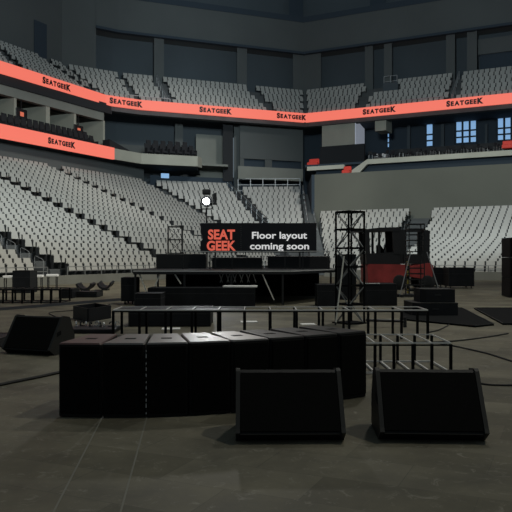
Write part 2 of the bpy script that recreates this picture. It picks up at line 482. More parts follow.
def board(name,pts,z0,z1,th,m,label,cat,texts=()):
    """LED board following pts; texts=(point index along, px) """
    ox,oy=pts[0]; t=thing(name,label,cat,(ox,oy,z0))
    mb=MB()
    P=[Vector(p)-Vector((ox,oy)) for p in pts]
    for a,b in zip(P[:-1],P[1:]):
        d=(b-a).normalized(); n=Vector((-d.y,d.x))*th
        mb.hexa([(*a,0),(*b,0),(*(b+n),0),(*(a+n),0),(*a,z1-z0),(*b,z1-z0),(*(b+n),z1-z0),(*(a+n),z1-z0)])
    mb.build('screen_face',M[m],t)
    return t
def logo_on(t,x,y,ang,zc,capS):
    """SEATGEEK in small capitals; S and K tall"""
    cap=capS; sm=cap*.8
    base=Matrix.Translation((x-t.location.x,y-t.location.y,zc-t.location.z))@Matrix.Rotation(ang,4,'Z')@Matrix.Rotation(pi/2,4,'X')
    xx=0; items=[]
    for ch in 'SEATGEEK':
        pass
    for q,ch in enumerate('SEATGEEK'):
        sz,dy=(cap,0) if q in (0,7) else (sm,.05*cap)
        size=sz/.70; bd=size*.065; w0,w1=text_width(ch,size,bd); items.append((ch,size,xx-w0,dy,bd)); xx+=(w1-w0)+cap*(.10 if q not in (2,) else .05)
    for ch,size,px_,dy,bd in items:
        mw=base@Matrix.Translation((px_-xx/2,-cap/2+dy,.03))
        text_mesh(ch,size,M['ribbon_txt'],t,mw,bold=bd,align='LEFT')
RP=offset_ring(0)
rib=board('ribbon_board',RP[0:4] if False else RP,14.45,15.32,.3,'ribbon','long coral LED ribbon board around the upper tier, black lettering','ribbon board')
def ring_text(t,px,off,zc,cap):
    x,y,k=hit(px,off); a=Vector(RP[k]); b=Vector(RP[k+1]); d=b-a; logo_on(t,x,y,math.atan2(d.y,d.x),zc,cap)
for px in (57,128,216,299,379,465):
    pass
for px,o in ((57,0),(126.5,0),(216,0),(292,0),(379.5,0),(465,0)):
    ring_text(rib,px,-.02,14.89,.46)
# lower coral board on left suites
B0=(-17.6-.463*12,48.0-.886*12); B1=(-11.9,58.9)
lb=board('suite_board',[B0,B1],9.33,10.3,.25,'ribbon','short coral LED board below the left suites, black lettering','ribbon board')
k=(62-CX)/F; dx,dy=B1[0]-B0[0],B1[1]-B0[1]; u_=(k*B0[1]-B0[0])/(dx-k*dy)
logo_on(lb,B0[0]+dx*u_,B0[1]+dy*u_,math.atan2(dy,dx),9.82,.42)
# beige continuation of fascia
mb=MB(); pts=[B1,(-10.1,61.7),(-5.3,63.5),(-5.0,64.6)]
for a,b in zip(pts[:-1],pts[1:]):
    a=Vector(a); b=Vector(b); d=(b-a).normalized(); n=Vector((-d.y,d.x))*.25
    mb.hexa([(*a,9.33),(*b,9.33),(*(b+n),9.33),(*(a+n),9.33),(*a,10.25),(*b,10.25),(*(b+n),10.25),(*(a+n),10.25)])
struct('trim_1',mb,M['beige'],'beige balcony fascia continuing from the lower coral board','fascia')
# balcony floor
mb=MB(); mb.prism([(B0[0]-.35,B0[1]+.2),(B1[0]-.35,B1[1]+.2),(-10.4,62.0),(-5.5,63.9),(-5.6,70.5),(-16.2,67.5),(-30,40)],9.35,9.5)
struct('floor_suites',mb,M['black_wall'],'dark balcony floor of left suites','floor')
# suites: partitions, ceiling header, back wall.  line parallel to B0-B1
uB=Vector((dx,dy)).normalized(); nB=Vector((-uB.y,uB.x))
def onB(px,off):
    k=(px-CX)/F; a=Vector(B0)+nB*off; u=(k*a.y-a.x)/(uB.x-k*uB.y); return a+uB*u
def quadwall(a,b,z0,z1,th,mb=None,n=None):
    mb=mb or MB(); a=Vector(a); b=Vector(b); d=(b-a).normalized(); n=(n or Vector((-d.y,d.x)))*th
    mb.hexa([(*a,z0),(*b,z0),(*(b+n),z0),(*(a+n),z0),(*a,z1),(*b,z1),(*(b+n),z1),(*(a+n),z1)]); return mb
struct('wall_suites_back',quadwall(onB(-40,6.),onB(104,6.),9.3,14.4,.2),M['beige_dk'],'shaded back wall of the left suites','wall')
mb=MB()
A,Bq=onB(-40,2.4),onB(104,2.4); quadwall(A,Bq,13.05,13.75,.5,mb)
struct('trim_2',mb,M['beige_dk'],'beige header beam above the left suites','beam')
mb=quadwall(onB(-40,2.2),onB(112,2.2),13.75,14.6,6)
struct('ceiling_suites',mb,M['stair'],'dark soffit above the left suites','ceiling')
for i,px in enumerate((-12,14,46,74,103)):
    a=onB(px,2.5); b=a+nB*3.6; wd=.42 if i in(2,) else .25
    mb=MB(); mb.hexa([(*a,9.5),(*(a+uB*wd),9.5),(*(b+uB*wd),9.5),(*b,9.5),(*a,13.1),(*(a+uB*wd),13.1),(*(b+uB*wd),13.1),(*b,13.1)])
    struct(f'wall_suite_{i+1}',mb,M['beige'],f'beige dividing wall between left suites','wall')
for n_,(px,zc) in enumerate(((22,11.95),(79,11.75))):
    p=onB(px,2.48); t=thing('wall_monitor',['black television with orange screen in the nearer left suite','black television with orange screen in the farther left suite'][n_],'monitor',(p.x,p.y,zc),math.atan2(uB.y,uB.x)+.1,'televisions in the left suites')
    MB().bbox(-.6,.6,0,.12,-.4,.4,.02).build('housing',M['black'],t)
    MB().box(-.2,.2,-.01,.005,-.16,.16).build('screen',M['screen'],t)
    MB().bar((0,.08,.38),(0,.08,13.1-zc),.06).build('bracket',M['dksteel'],t)

# lounge seats: black upholstered
def lounge_proto():
    mb=MB(); mb.bbox(-.26,.26,-.25,.28,.30,.46,.04); mb.hexa([(-.26,.2,.40),(.26,.2,.40),(.26,.3,.40),(-.26,.3,.40),(-.22,.34,1.0),(.22,.34,1.0),(.22,.42,1.0),(-.22,.42,1.0)])
    mb.box(-.28,-.25,-.2,.28,.1,.62); mb.box(.25,.28,-.2,.28,.1,.62); mb.box(-.04,.04,0,.08,0,.3); mb.box(-.2,.2,-.1,.2,0,.03)
    return mb
lp=lounge_proto().build('lounge_seat',M['lounge']); first=True
cnt=0
def lounge(x,y,z,ang,label,group):
    global first
    o=lp if first else lp.copy()
    if not first: C.objects.link(o)
    first=False; o.location=(x,y,z); o.rotation_euler=(0,0,ang); o.scale=(1,1,1.25); tag(o,label,'seat',group); return o
s=0; a0=onB(-14,.9); a1=onB(104,.9); ln=(a1-a0).length; n=int(ln/.62)
for r in range(2):
    for j in range(n):
        p=a0+uB*(j*.62+(.3 if r else 0))+nB*(r*.95)
        lounge(p.x,p.y,9.95+r*.45,math.atan2(uB.y,uB.x),f'black lounge seat, {"front" if r==0 else "rear"} row above lower coral board, {ordinal(n-j)} from the far end','lounge seats on the left suite balcony')
mb=MB(); mb=quadwall(onB(-20,.35),onB(104,.35),9.5,9.95,1.0); struct('trim_3',mb,M['black_wall'],'dark seat plinth on left suite balcony','trim')
mb=MB(); mb=quadwall(onB(-20,1.35),onB(104,1.35),9.5,10.4,.95); struct('trim_4',mb,M['black_wall'],'dark rear seat plinth on left suite balcony','trim')
# seats on the beige corner terrace
ta=math.atan2(1.8,4.8)
mb=MB(); mb.prism([(-10.2,63.2),(-5.8,64.7),(-5.9,65.8),(-10.4,64.4)],9.5,10.55); mb.prism([(-9.75,62.2),(-5.5,63.8),(-5.8,64.7),(-10.2,63.2)],9.5,10.1); struct('trim_5',mb,M['black_wall'],'dark plinth of the beige corner balcony','trim')
for j in range(7):
    p=Vector((-9.6,62.75)).lerp(Vector((-5.75,64.2)),j/6)
    lounge(p.x,p.y,10.1,ta+.35,f'black lounge seat on the beige corner balcony, {ordinal(j+1)} from its left end','lounge seats on the corner balcony')
    if j<6: lounge(p.x+.0,p.y+.95,10.55,ta+.35,f'black lounge seat behind on the beige corner balcony, {ordinal(j+1)} from left','lounge seats on the corner balcony')
# sloping black cover near kink
t=MB(); a=Vector((-11.4,60.3)); t.hexa([(-12.4,59.3,9.6),(-10.6,61.9,9.6),(-11.3,62.4,9.6),(-13.1,59.8,9.6),(-12.4,59.3,11.1),(-10.6,61.9,10.2),(-11.3,62.4,10.2),(-13.1,59.8,11.1)])
tag(t.build('sloping_panel',M['lounge']),'sloping black panel at the bend of the beige balcony','panel')

# ------------------------------------------------------------------ middle level, centre
struct('wall_mid_left',strip(104,231,7.0,8.5,14.6),M['wall_dk'],'grey blue back wall of the middle level','wall')
struct('wall_mid_panel',strip(106,196,6.9,11.3,12.3),M['wall'],'lighter band on middle level back wall','wall')
for i,(p0,p1) in enumerate(((175,183),)):
    struct('column_1',slab(p0,p1,5.3,6.2,9.4,14.5),M['wall'],'round grey column in middle level','column')
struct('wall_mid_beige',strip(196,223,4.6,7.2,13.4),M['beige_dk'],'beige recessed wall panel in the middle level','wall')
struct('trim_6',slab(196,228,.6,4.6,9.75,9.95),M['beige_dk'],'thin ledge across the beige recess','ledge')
struct('wall_mid_base',strip(150,232,2.9,6.4,8.9),M['black_wall'],'dark wall behind top of centre seats','wall')
struct('column_2',slab(223,233,2.6,4.2,8.6,14.4),M['stair'],'dark column in middle level','column')
struct('column_3',slab(234,241,3.6,4.4,6.4,14.5),M['wall'],'grey column beside control room','column')
# control room block
cr=MB(); strip(240,303,2.5,12.7,14.45,cr); strip(240,303,2.5,10.9,12.7,cr,.2)
struct('wall_control_room',cr,M['wall'],'grey upper wall of the control room','wall')
for (p0,p1,z0,z1) in ((240,244,9.95,10.95),(265,272,9.95,10.95),(301,303,9.95,10.95)):
    struct('trim_7' if p0==240 else 'trim_8',strip(p0,p1,2.5,z0,z1),M['wall'],'mullion between control room windows','trim')
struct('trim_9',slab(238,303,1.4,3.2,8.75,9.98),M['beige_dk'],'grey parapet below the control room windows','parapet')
for (p0,p1,nm) in ((244,265,'window_1'),(272,301,'window_2')):
    struct(nm,strip(p0,p1,3.0,9.95,11.0,th=.1),M['black_wall'],'dark window of the control room','window')
struct('wall_centre_dark',strip(228,320,4.6,2,9.2),M['black_wall'],'dark wall behind the centre top seats','wall')
# white guard rail above centre block
ra,rb=(-1.75,68.55),(4.3,68.35)
railing([ra,rb],7.0,8.75,1.25,'white guard rail above the centre seat block',m='rail',w=.07,mids=2)
def slope_rail(a,za,b,zb,n,label,hgt=.9):
    t=thing('stair_rail',label,'railing',(*a,za)); d=Vector((b[0]-a[0],b[1]-a[1],zb-za))
    mb=MB(); mb.bar((0,0,hgt),(d.x,d.y,d.z+hgt),.05).bar((0,0,hgt/2),(d.x,d.y,d.z+hgt/2),.04); mb.build('rail',M['steel'],t)
    for i in range(n+1): q=d*(i/n); MB().bar(tuple(q),(q.x,q.y,q.z+hgt),.05).build('post',M['steel'],t)
slope_rail((-2.75,68.1),7.5,(1.0,57.),3.3,8,'pale sloping stair rail left of the centre seat block')
slope_rail((4.55,67.8),7.2,(4.1,54.),2.4,8,'pale sloping stair rail at right end of centre seat block')
slope_rail((5.25,67.8),7.0,(4.7,54.),2.4,8,'sloping stair rail beside the grey retaining wall')
# small lit window at left-of-centre
x,y,_=hit(165,2.6); t=thing('exit_sign','pale blue lit panel above the corner stairs','sign',(x,y,8.85),math.radians(21)); MB().box(-.38,.38,-.05,.05,-.22,.22).build('lit_face',M['sky'],t); MB().box(-.42,.42,.05,.12,-.26,.26).build('housing',M['black'],t)

# ------------------------------------------------------------------ right retaining wall and concourse
# planes parallel to right stand: normal nR
nR=Vector((.454,.891)); uR=Vector((.891,-.454))
def onR(px,D):
    k=(px-CX)/F; Y=D/(.891+k*.454); return Vector((k*Y,Y))
struct('wall_right_retaining',quadwall(onR(314.5,55.6),onR(560,55.6),2.5,8.15,.3),M['greywall'],'plain grey retaining wall above the right stand','wall')
a=onR(314.5,55.6); struct('wall_right_return',quadwall(a,(5.35,69.5),0,8.15,.25),M['black_wall'],'end face of grey retaining wall','wall')
struct('wall_right_gap',quadwall(onR(316,58.8),onR(560,58.8),7.2,9.15,.2),M['black_wall'],'dark recess above retaining wall','wall')
struct('trim_10',quadwall(onR(367,58.),onR(560,58.),9.1,9.52,.3),M['parapet'],'beige parapet in front of the right concourse','parapet')
struct('trim_11',quadwall(onR(307,58.),onR(344,58.),8.85,9.2,.3),M['parapet'],'short beige ledge left of the ramp','ledge')
a=onR(350,58.); b=onR(367,58.); mb=MB()
a2=onR(356,58.)
mb.add([(*a,8.1),(*a2,8.1),(*b,9.1),(*b,9.52),(*a,8.55)]+[(*(p+nR*.3),z) for p,z in ((a,8.1),(a2,8.1),(b,9.1),(b,9.52),(a,8.55))],[(0,1,2,3,4),(9,8,7,6,5),(0,5,6,1),(1,6,7,2),(2,7,8,3),(3,8,9,4),(4,9,5,0)])
struct('trim_12',mb,M['parapet'],'sloping beige ramp parapet','parapet')
mb=MB(); q=[onR(305,58.3),onR(560,58.3),onR(560,72),onR(305,71)]; mb.prism([tuple(p) for p in q],9.2,9.4); struct('floor_concourse',mb,M['black_wall'],'dark concourse floor','floor')
DW=71.2
struct('wall_right_concourse',quadwall(onR(303,DW),onR(560,DW),8.9,14.9,.25),M['black_wall'],'dark blue back wall of the right concourse','wall')
# hanging box rooms
def hangbox(px0,px1,D,dp,z0,z1,label,lit):
    a=onR(px0,D); b=onR(px1,D); 
    t=thing('hanging_room',label,'room',(a.x,a.y,z0),0,'box rooms hanging over the concourse')
    aa=Vector((0,0)); bb=b-a; n=nR*dp; h=z1-z0
    mb=MB(); mb.hexa([(*aa,0),(*bb,0),(*(bb+n),0),(*(aa+n),0),(*aa,h),(*bb,h),(*(bb+n),h),(*(aa+n),h)]); mb.build('box_wall',M['beige'],t)
    if lit:
        e=uR*.03
        mb=MB(); c0=bb+e; c1=bb+n+e; mb.hexa([(*c0,.1),(*(c0+e),.1),(*(c1+e),.1),(*c1,.1),(*c0,h-.1),(*(c0+e),h-.1),(*(c1+e),h-.1),(*c1,h-.1)]); mb.build('lit_side_glow',M['side_glow'],t)
    return t
hb=thing('hanging_room','large beige box room hanging over concourse with pale lit end','room',(0,0,0),0)
# front face px 322-355, lit side px 355-364 built as a real oblique block
a=onR(322,64.6); b=onR(355,64.6)
far=Vector(((364-CX)/F*73.,73.)) 
n=far-b
z0,z1=zat(147,b.y),14.5
hb.location=(a.x,a.y,z0); bb=b-a; mb=MB(); hh=z1-z0
mb.hexa([(0,0,0),(*bb,0),(*(bb+n),0),(*n,0),(0,0,hh),(*bb,hh),(*(bb+n),hh),(*n,hh)]); mb.build('box_wall',M['beige'],hb)
e=Vector((.06,0)); mb=MB(); mb.hexa([(*bb,.05),(*(bb+e),.05),(*(bb+n+e),.05),(*(bb+n),.05),(*bb,hh-.05),(*(bb+e),hh-.05),(*(bb+n+e),hh-.05),(*(bb+n),hh-.05)]); mb.build('lit_side_glow',M['side_glow'],hb)  # light on the end wall, put in as a glowing sheet
hangbox(375,386,64.6,2.0,13.1,14.5,'small beige box room hanging right of the large one',False)
# windows in right concourse
def windows():
    k=0
    for (p0,p1,cols,ylo,yhi) in ((387,390,1,148,128),(426,433.5,1,147,123),(455.5,477,3,144,119),(497,519,3,141,116.5)):
        k+=1; a=onR(p0,DW-.12); b=onR(p1,DW-.12); zz0=zat(ylo,a.y); zz1=zat(yhi,a.y)
        t=bpy.data.objects.new(f'window_{k+2}',None); C.objects.link(t); t.location=(a.x,a.y,zz0); t['kind']='structure'; t['category']='window'; t['label']='daylit window in the right concourse, '+['narrow, beside small box','single column of panes','three panes wide','at the right edge'][k-1]
        bb=b-a; mb=MB(); mb.hexa([(0,0,0),(*bb,0),(*(bb+nR*.03),0),(*(nR*.03),0),(0,0,zz1-zz0),(*bb,zz1-zz0),(*(bb+nR*.03),zz1-zz0),(*(nR*.03),zz1-zz0)]); mb.build('pane',M['sky'],t)
        fr=MB(); hh=zz1-zz0; off=-nR*.05
        for c in range(cols+1):
            p=bb*(c/cols)+off; fr.bar((*p,0),(*p,hh),.16)
        for z in (0,hh*.25,hh*.5,hh):
            fr.bar((*off,z),(*(bb+off),z),.14)
        fr.build('frame',M['black_wall'],t)
windows()
for i,(p0,p1) in enumerate(((407,410),(441,444),(485,487.5))):
    a=onR(p0,DW-.6); b=onR(p1,DW-.6); struct(f'column_{i+4}',quadwall(a,b,9.1,zat(124,a.y),.3),M['wall_dk'],'slim grey column in the right concourse','column')
# bar stools and counter
p=onR(381,63); t=thing('white_bar','white topped bar counter on the concourse left of the stools','counter',(p.x,p.y,9.4),math.radians(-27))
MB().bbox(-.55,.55,-.3,.3,.85,1.25,.05).build('counter_top',M['white'],t); MB().box(-.45,.45,-.25,.25,0,.85).build('counter_body',M['black'],t)
st=thing('bar_stool','','stool',(0,0,0)); MB().bbox(-.17,.17,-.17,.17,.72,.80,.02).build('seat',M['lounge'],st); MB().box(-.17,.17,.13,.17,.8,1.05).build('backrest',M['lounge'],st)
for sx in(-1,1):
    for sy in(-1,1): MB().bar((sx*.14,sy*.14,.72),(sx*.2,sy*.2,0),.03).build('leg',M['steel'],st)
nst=26
for i in range(nst):
    px=371+i*5.2+random.uniform(-1.2,1.2); p=onR(px,59.6+(i%3)*.8)
    lab=f'black bar stool with pale legs behind beige concourse parapet, {ordinal(i+1)} from left'
    if i==0: o=st; o.location=(p.x,p.y,9.4); o['label']=lab; o['group']='bar stools behind the concourse parapet'
    else: dup(st,(p.x,p.y,9.4),random.uniform(-1,1),lab,'bar stools behind the concourse parapet')
struct('wall_counter',quadwall(onR(390,62.6),onR(560,62.6),9.1,10.9,.4),M['stair'],'long black counter behind the stools','counter')
struct('wall_counter_left',quadwall(onR(320,64.),onR(364,64.),9.1,11.9,.4),M['stair'],'dark wall below the large hanging room','wall')
def sofa(px,D,label,w_=1.1,z=9.1):
    p=onR(px,D); t=thing('red_sofa',label,'sofa',(p.x,p.y,z),math.radians(-27),'red seats on the concourse')
    MB().bbox(-w_/2,w_/2,-.3,.3,.12,.45,.05).build('seat',M['redsofa'],t); MB().bbox(-w_/2,w_/2,.2,.38,.12,.8,.05).build('backrest',M['redsofa'],t)
    MB().bar((-w_/2+.1,0,0),(-w_/2+.1,0,.13),.05).bar((w_/2-.1,0,0),(w_/2-.1,0,.13),.05).build('feet',M['dksteel'],t)
sofa(313,60.0,'red sofa at the left end of the concourse ledge',1.0,9.4); sofa(346.5,57.6,'small red seat at the foot of the ramp parapet',.7,8.2)
sofa(508,59.6,'red sofa behind the parapet at the right edge',.9,9.75)

# ------------------------------------------------------------------ soffit, upper walls
mb=MB(); A=offset_ring(0.05); B=offset_ring(9.5)
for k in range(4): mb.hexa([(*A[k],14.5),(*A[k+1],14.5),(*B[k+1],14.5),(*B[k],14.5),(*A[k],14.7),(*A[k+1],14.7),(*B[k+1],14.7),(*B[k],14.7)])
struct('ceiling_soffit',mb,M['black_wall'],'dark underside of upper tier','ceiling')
mb=MB(); A=offset_ring(8.4); B=offset_ring(8.7)
for k in range(4): mb.hexa([(*A[k],14),(*A[k+1],14),(*B[k+1],14),(*B[k],14),(*A[k],34),(*A[k+1],34),(*B[k+1],34),(*B[k],34)])
struct('wall_upper',mb,M['wall_dk'],'recessed dark wall above the upper tier','wall')
struct('wall_upper_left',strip(-60,96,6.4,16,34),M['wall'],'plain dark wall at left of upper tier','wall')
x,y,_=hit(40,6.35); x2,y2,_=hit(46.5,6.35); x1,y1,_=hit(34,6.35)
struct('door_1',quadwall((x1,y1),(x2,y2),18.,zat(22,y),.05,n=Vector((.88,-.46))),M['black_wall'],'dark doorway in the upper left wall','door')
struct('trim_13',strip(96,560,6.3,23.2,26.6,th=2.2),M['wall'],'deep grey beam around upper level','beam')
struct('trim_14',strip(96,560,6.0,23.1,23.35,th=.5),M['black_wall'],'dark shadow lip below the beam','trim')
struct('trim_15',strip(96,560,6.25,26.6,27.2,th=1.),M['black_wall'],'dark band on top of the beam','trim')
for i,(p0,p1) in enumerate(((154,164),(237,247),(293,321),(365,373),(384,392),(446,455),(467,477))):
    struct(f'column_{i+7}',strip(p0,p1,6.6,16,23.2,th=1.),M['wall'],'grey column rising behind the upper tier','column')
    a=hit(p0-2.2,6.9); b=hit(p0+.2,6.9)
for i,(p0,p1) in enumerate(((289,303),(370,386),(452,470),(96,104),(128,150))):
    struct(f'trim_{i+16}',strip(p0,p1,7.6,27.2,34,th=.4),M['black_wall'],'dark roof panel above the beam','roof panel')
struct('window_7',strip(480,545,7.2,18.2,20.9,th=.2),M['black_wall'],'dark glazed opening in the upper right wall','window')
struct('ceiling_upper_panel',strip(478,545,7.0,20.9,22.4,th=.2),M['wall'],'lighter panel above the upper right opening','panel')
# camera platform railing on upper right
a=hit(384,5.6); b=hit(397,5.6); railing([a[:2],b[:2]],18.4,19.5,.7,'pale guard rail of small platform in upper right seats',m='rail',w=.06)
mb=MB(); slab(383,398,3.9,5.8,16.4,18.4,mb); struct('trim_21',mb,M['wall_dk'],'dark platform block in upper right seats','platform')
# rails of upper aisles and top of ribbon
P=offset_ring(.4)
for nm,p0,p1 in (('left',128,170),('right',384,443)):
    a=hit(p0,.55); b=hit(p1,.55); railing([a[:2],b[:2]],15.3,15.75,2,'pale front rail on the coral ribbon, '+('left of centre' if nm=='left' else 'right of centre'),m='rail',w=.06,mids=0)
for pb,pf,nm in ((157,167,'left of centre'),(459,452,'right of centre')):
    a=hit(pf,.8); b=hit(pb,5.8); t=thing('stair_rail','pale sloping stair rail in the upper tier, '+nm,'railing',(a[0],a[1],15.0))
    mb=MB(); d=Vector((b[0]-a[0],b[1]-a[1],3.3)); mb.bar((0,0,.9),(d.x,d.y,d.z+.9),.06); mb.build('rail',M['rail'],t)
    for i in range(6): q=d*(i/5); MB().bar(tuple(q),(q.x,q.y,q.z+.9),.07).build('post',M['rail'],t)

# ------------------------------------------------------------------ floor equipment
def fp(px,py):  # point of floor
    Y=H*F/(py-HZ); return Vector(((px-CX)/F*Y,Y))
# floor joint lines
mb=MB()
for (x0,y0,x1,y1) in ((-1.172,5.5,-.88,2.6),(-.838,5.5,-.572,2.6)):
    d=Vector((x1-x0,y1-y0)).normalized(); n=Vector((-d.y,d.x))*.005; mb.hexa([(x0-n.x,y0-n.y,.0005),(x1-n.x,y1-n.y,.0005),(x1+n.x,y1+n.y,.0005),(x0+n.x,y0+n.y,.0005),(x0-n.x,y0-n.y,.002),(x1-n.x,y1-n.y,.002),(x1+n.x,y1+n.y,.002),(x0+n.x,y0+n.y,.002)])
struct('trim_22',mb,M['joint'],'pale joint lines across the arena floor','trim')

# subwoofers: wedge-plan cabinets in an arc
front=[(-1.476,5.29),(-1.144,5.265),(-.817,5.265),(-.497,5.315),(-.185,5.41),(.113,5.54),(.40,5.70),(.69,5.88),(.955,6.06)]
sub_labels=['reddish-topped black subwoofer at the left end of the curved row',
 'black subwoofer second from the left end of the curved row',
 'black subwoofer third from left, just right of the pale floor line',
 'black subwoofer fourth from left in the curved row',
 'black subwoofer fifth from left, partly behind the centre floor wedge',
 'black subwoofer sixth from left, directly behind the centre floor wedge',
 'black subwoofer seventh from left, second from the right end',
 'black subwoofer at the right end of the curved row']
Hs=.553
for i in range(8):
    a=Vector(front[i])-Vector((0,.085)); b=Vector(front[i+1])-Vector((0,.085)); c=(a+b)/2; d=b-a; wd=d.length/2-.004 - (.004 if i in(1,2) else 0)
    t=thing('subwoofer',sub_labels[i],'speaker',(c.x,c.y,0),math.atan2(d.y,d.x)+ (math.radians(4) if i==0 else 0)*0,'curved row of subwoofers')
    bw=wd-.052; hb_=Hs+.008*i/7
    cm=[M['cab'],M['cab_lit_red'] if i==0 else M['cab_lit'] if i<5 else M['cheek']]  # darker tops at the right end, the fading back light painted in
    mb=MB(); dp=.62
    # body, and a thin top plate with the back light put into its colour
    poly=[(-wd+.012,.012),(wd-.012,.012),(wd,.024),(bw,dp),(-bw,dp),(-wd,.024)]
    mb.prism(poly,.006,hb_-.012,0)
    top=[(x*.985,y+.002) for x,y in poly]
    n=6
    vs=[(x,y,hb_-.012) for x,y in poly]+[(x*.95,y*.985+.006,hb_) for x,y in poly]
    mb.add(vs,[tuple(range(6,12))]+[(k,(k+1)%6,6+(k+1)%6,6+k) for k in range(6)],1)
    mb.build('cabinet',cm,t)
    MB().bbox(-wd+.014,wd-.014,-.004,.014,.03,hb_-.022,.006).build('grille',M['grille'],t)
    MB().box(-.042,.042,.26,.325,hb_-.002,hb_+.0015).build('pole_socket',M['blackflat'],t)
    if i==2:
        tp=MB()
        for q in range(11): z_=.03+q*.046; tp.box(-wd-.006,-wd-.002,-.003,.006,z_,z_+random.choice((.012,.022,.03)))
        tp.build('dashed_gap_light',M['white'],t)  # white dashes standing in for light through the cabinet gap
    for sx in(-1,1): MB().box(sx*(bw-.05)-.02,sx*(bw-.05)+.02,.05,.09,0,.008).box(sx*(bw-.05)-.02,sx*(bw-.05)+.02,dp-.09,dp-.05,0,.008).build('foot',M['rubber'],t)

# stage monitors (floor wedges)
def wedge(loc,rotz,label,W=.70,Ht=.43):
    t=thing('floor_wedge',label,'speaker',loc,rotz,'wedge shaped stage monitors')
    w_=W/2
    # profile: narrow foot, sloping grille leaning back, flat rear
    prof=[(0.10,.0),(0.0,.062),(.022,.088),(.255,Ht-.015),(.285,Ht),(.40,Ht-.02),(.50,.20),(.50,.02),(.47,0)]
    MB().xprism(prof,-w_+.02,w_-.02).build('cabinet',M['cab'],t)
    # grille panel
    a=Vector((.016,.075)); b=Vector((.250,Ht-.02)); d=(b-a).normalized(); n=Vector((-d.y,d.x))
    q=[a,b,b+n*.014,a+n*.014]
    MB().xprism([(p.x,p.y) for p in q],-w_+.03,w_-.03).build('grille',M['grille'],t)
    ch=[(y-.012 if y<.3 else y+.006,z+(.012 if z>.03 else 0)) for y,z in prof]
    ch[0]=(.10,0); ch[-1]=(.48,0)
    for sx in(-1,1):
        x0=sx*(w_-.012); MB().xprism(ch,x0-.014,x0+.014).build('side_cheek',M['cheek'],t)
        MB().xprism([(.14,.22),(.14,.27),(.22,.29),(.22,.24)],sx*w_-.004+sx*.001,sx*w_+.006).build('handle',M['blackflat'],t)
    return t
wedge((.222,4.46,0),math.radians(1.0),'black floor wedge monitor in the centre foreground')
wedge((1.14,4.47,0),math.radians(-3),'black floor wedge monitor at right of the foreground',.685)
wedge((-2.79,8.47,0),math.radians(-20),'black floor wedge monitor at the left beyond the subwoofers',.70,.45)

# low metal frames
def low_frame(name,label,x0,x1,y0,y1,z,cell,bottom,rotz=0,w=.03,group=None,mtop='edge',panels=()):
    cx,cy=(x0+x1)/2,(y0+y1)/2
    t=thing(name,label,'frame',(cx,cy,0),rotz,group); x0-=cx;x1-=cx;y0-=cy;y1-=cy
    n=max(1,round((x1-x0)/cell)); tp=MB(); tp.bar((x0,y0,z),(x1,y0,z),w*.6); tp.bar((x0,y1,z),(x1,y1,z),w*.5)
    for i in range(n+1): 
        x=x0+(x1-x0)*i/n; tp.bar((x,y0,z),(x,y1,z),w*.5)
    tp.build('top_frame',M[mtop],t)
    tr=MB(); tr.bar((x0,y0+.003,z-.022),(x1,y0+.003,z-.022),w*.6); tr.build('lower_rail',M['blackflat'],t)
    for i in range(n+1):
        x=x0+(x1-x0)*i/n
        for y in(y0,y1): MB().bar((x,y,0),(x,y,z-.012),w*1.15).build('leg',M['blackflat'],t)
    if bottom:
        bt=MB(); 
        for y in(y0,y1): bt.bar((x0,y,.02),(x1,y,.02),w*.7)
        for i in range(n+1):
            x=x0+(x1-x0)*i/n; bt.bar((x,y0,.02),(x,y1,.02),w*.7)
        bt.build('base_frame',M[mtop],t)
    for i in panels:
        xa=x0+(x1-x0)*i/n; xb=x0+(x1-x0)*(i+1)/n
        MB().box(xa+.02,xb-.02,y0+.02,y1-.02,z-.03,z-.008).build('infill_panel',M['black'],t)
    return t
low_frame('riser_frame','long low metal riser frame standing behind the subwoofers',-2.07,2.49,10.15,10.8,.415,.38,False,panels=(0,1,2,3,4))
low_frame('riser_frame','short low metal riser frame behind the right floor wedge',.82,1.97,7.08,7.85,.32,.19,True,w=.024)
# steel frames at far left
low_frame('barrier_frame','low dark steel frame at far left before the stand',-7.6,-4.95,17.7,18.6,.36,.24,True,group=None,w=.035,mtop='dksteel')

def case(name,label,x0,x1,y0,y1,z0,z1,rotz=0,casters=False,m='case',edges=True,group=None,lid=True):
    cx,cy=(x0+x1)/2,(y0+y1)/2; t=thing(name,label,'case',(cx,cy,z0),rotz,group); a,b=(x1-x0)/2,(y1-y0)/2; h=z1-z0; zb=.08 if casters else 0
    MB().bbox(-a,a,-b,b,zb,h,.012).build('body',M[m],t)
    if lid: MB().box(-a-.004,a+.004,-b-.004,b+.004,h*.7,h*.7+.015).build('lid_seam',M['dksteel'],t)
    if edges:
        e=MB(); w_=.016
        for sx in(-1,1):
            for sy in(-1,1): e.bar((sx*a,sy*b,zb),(sx*a,sy*b,h),w_)
        e.bar((-a,-b,h),(a,-b,h),w_).bar((-a,b,h),(a,b,h),w_).bar((-a,-b,h),(-a,b,h),w_).bar((a,-b,h),(a,b,h),w_)
        e.build('edge_trim',M['dksteel'],t)
    if casters:
        for sx in(-1,1):
            for sy in(-1,1): MB().lathe([(.02,-.02),(.038,-.015),(.038,.015),(.02,.02)],'x',(sx*(a-.08),sy*(b-.08),.04),12).bar((sx*(a-.08),sy*(b-.08),.04),(sx*(a-.08),sy*(b-.08),.09),.03).build('caster',M['dksteel'],t)
    return t
def K(px,Y): return (px-CX)/F*Y
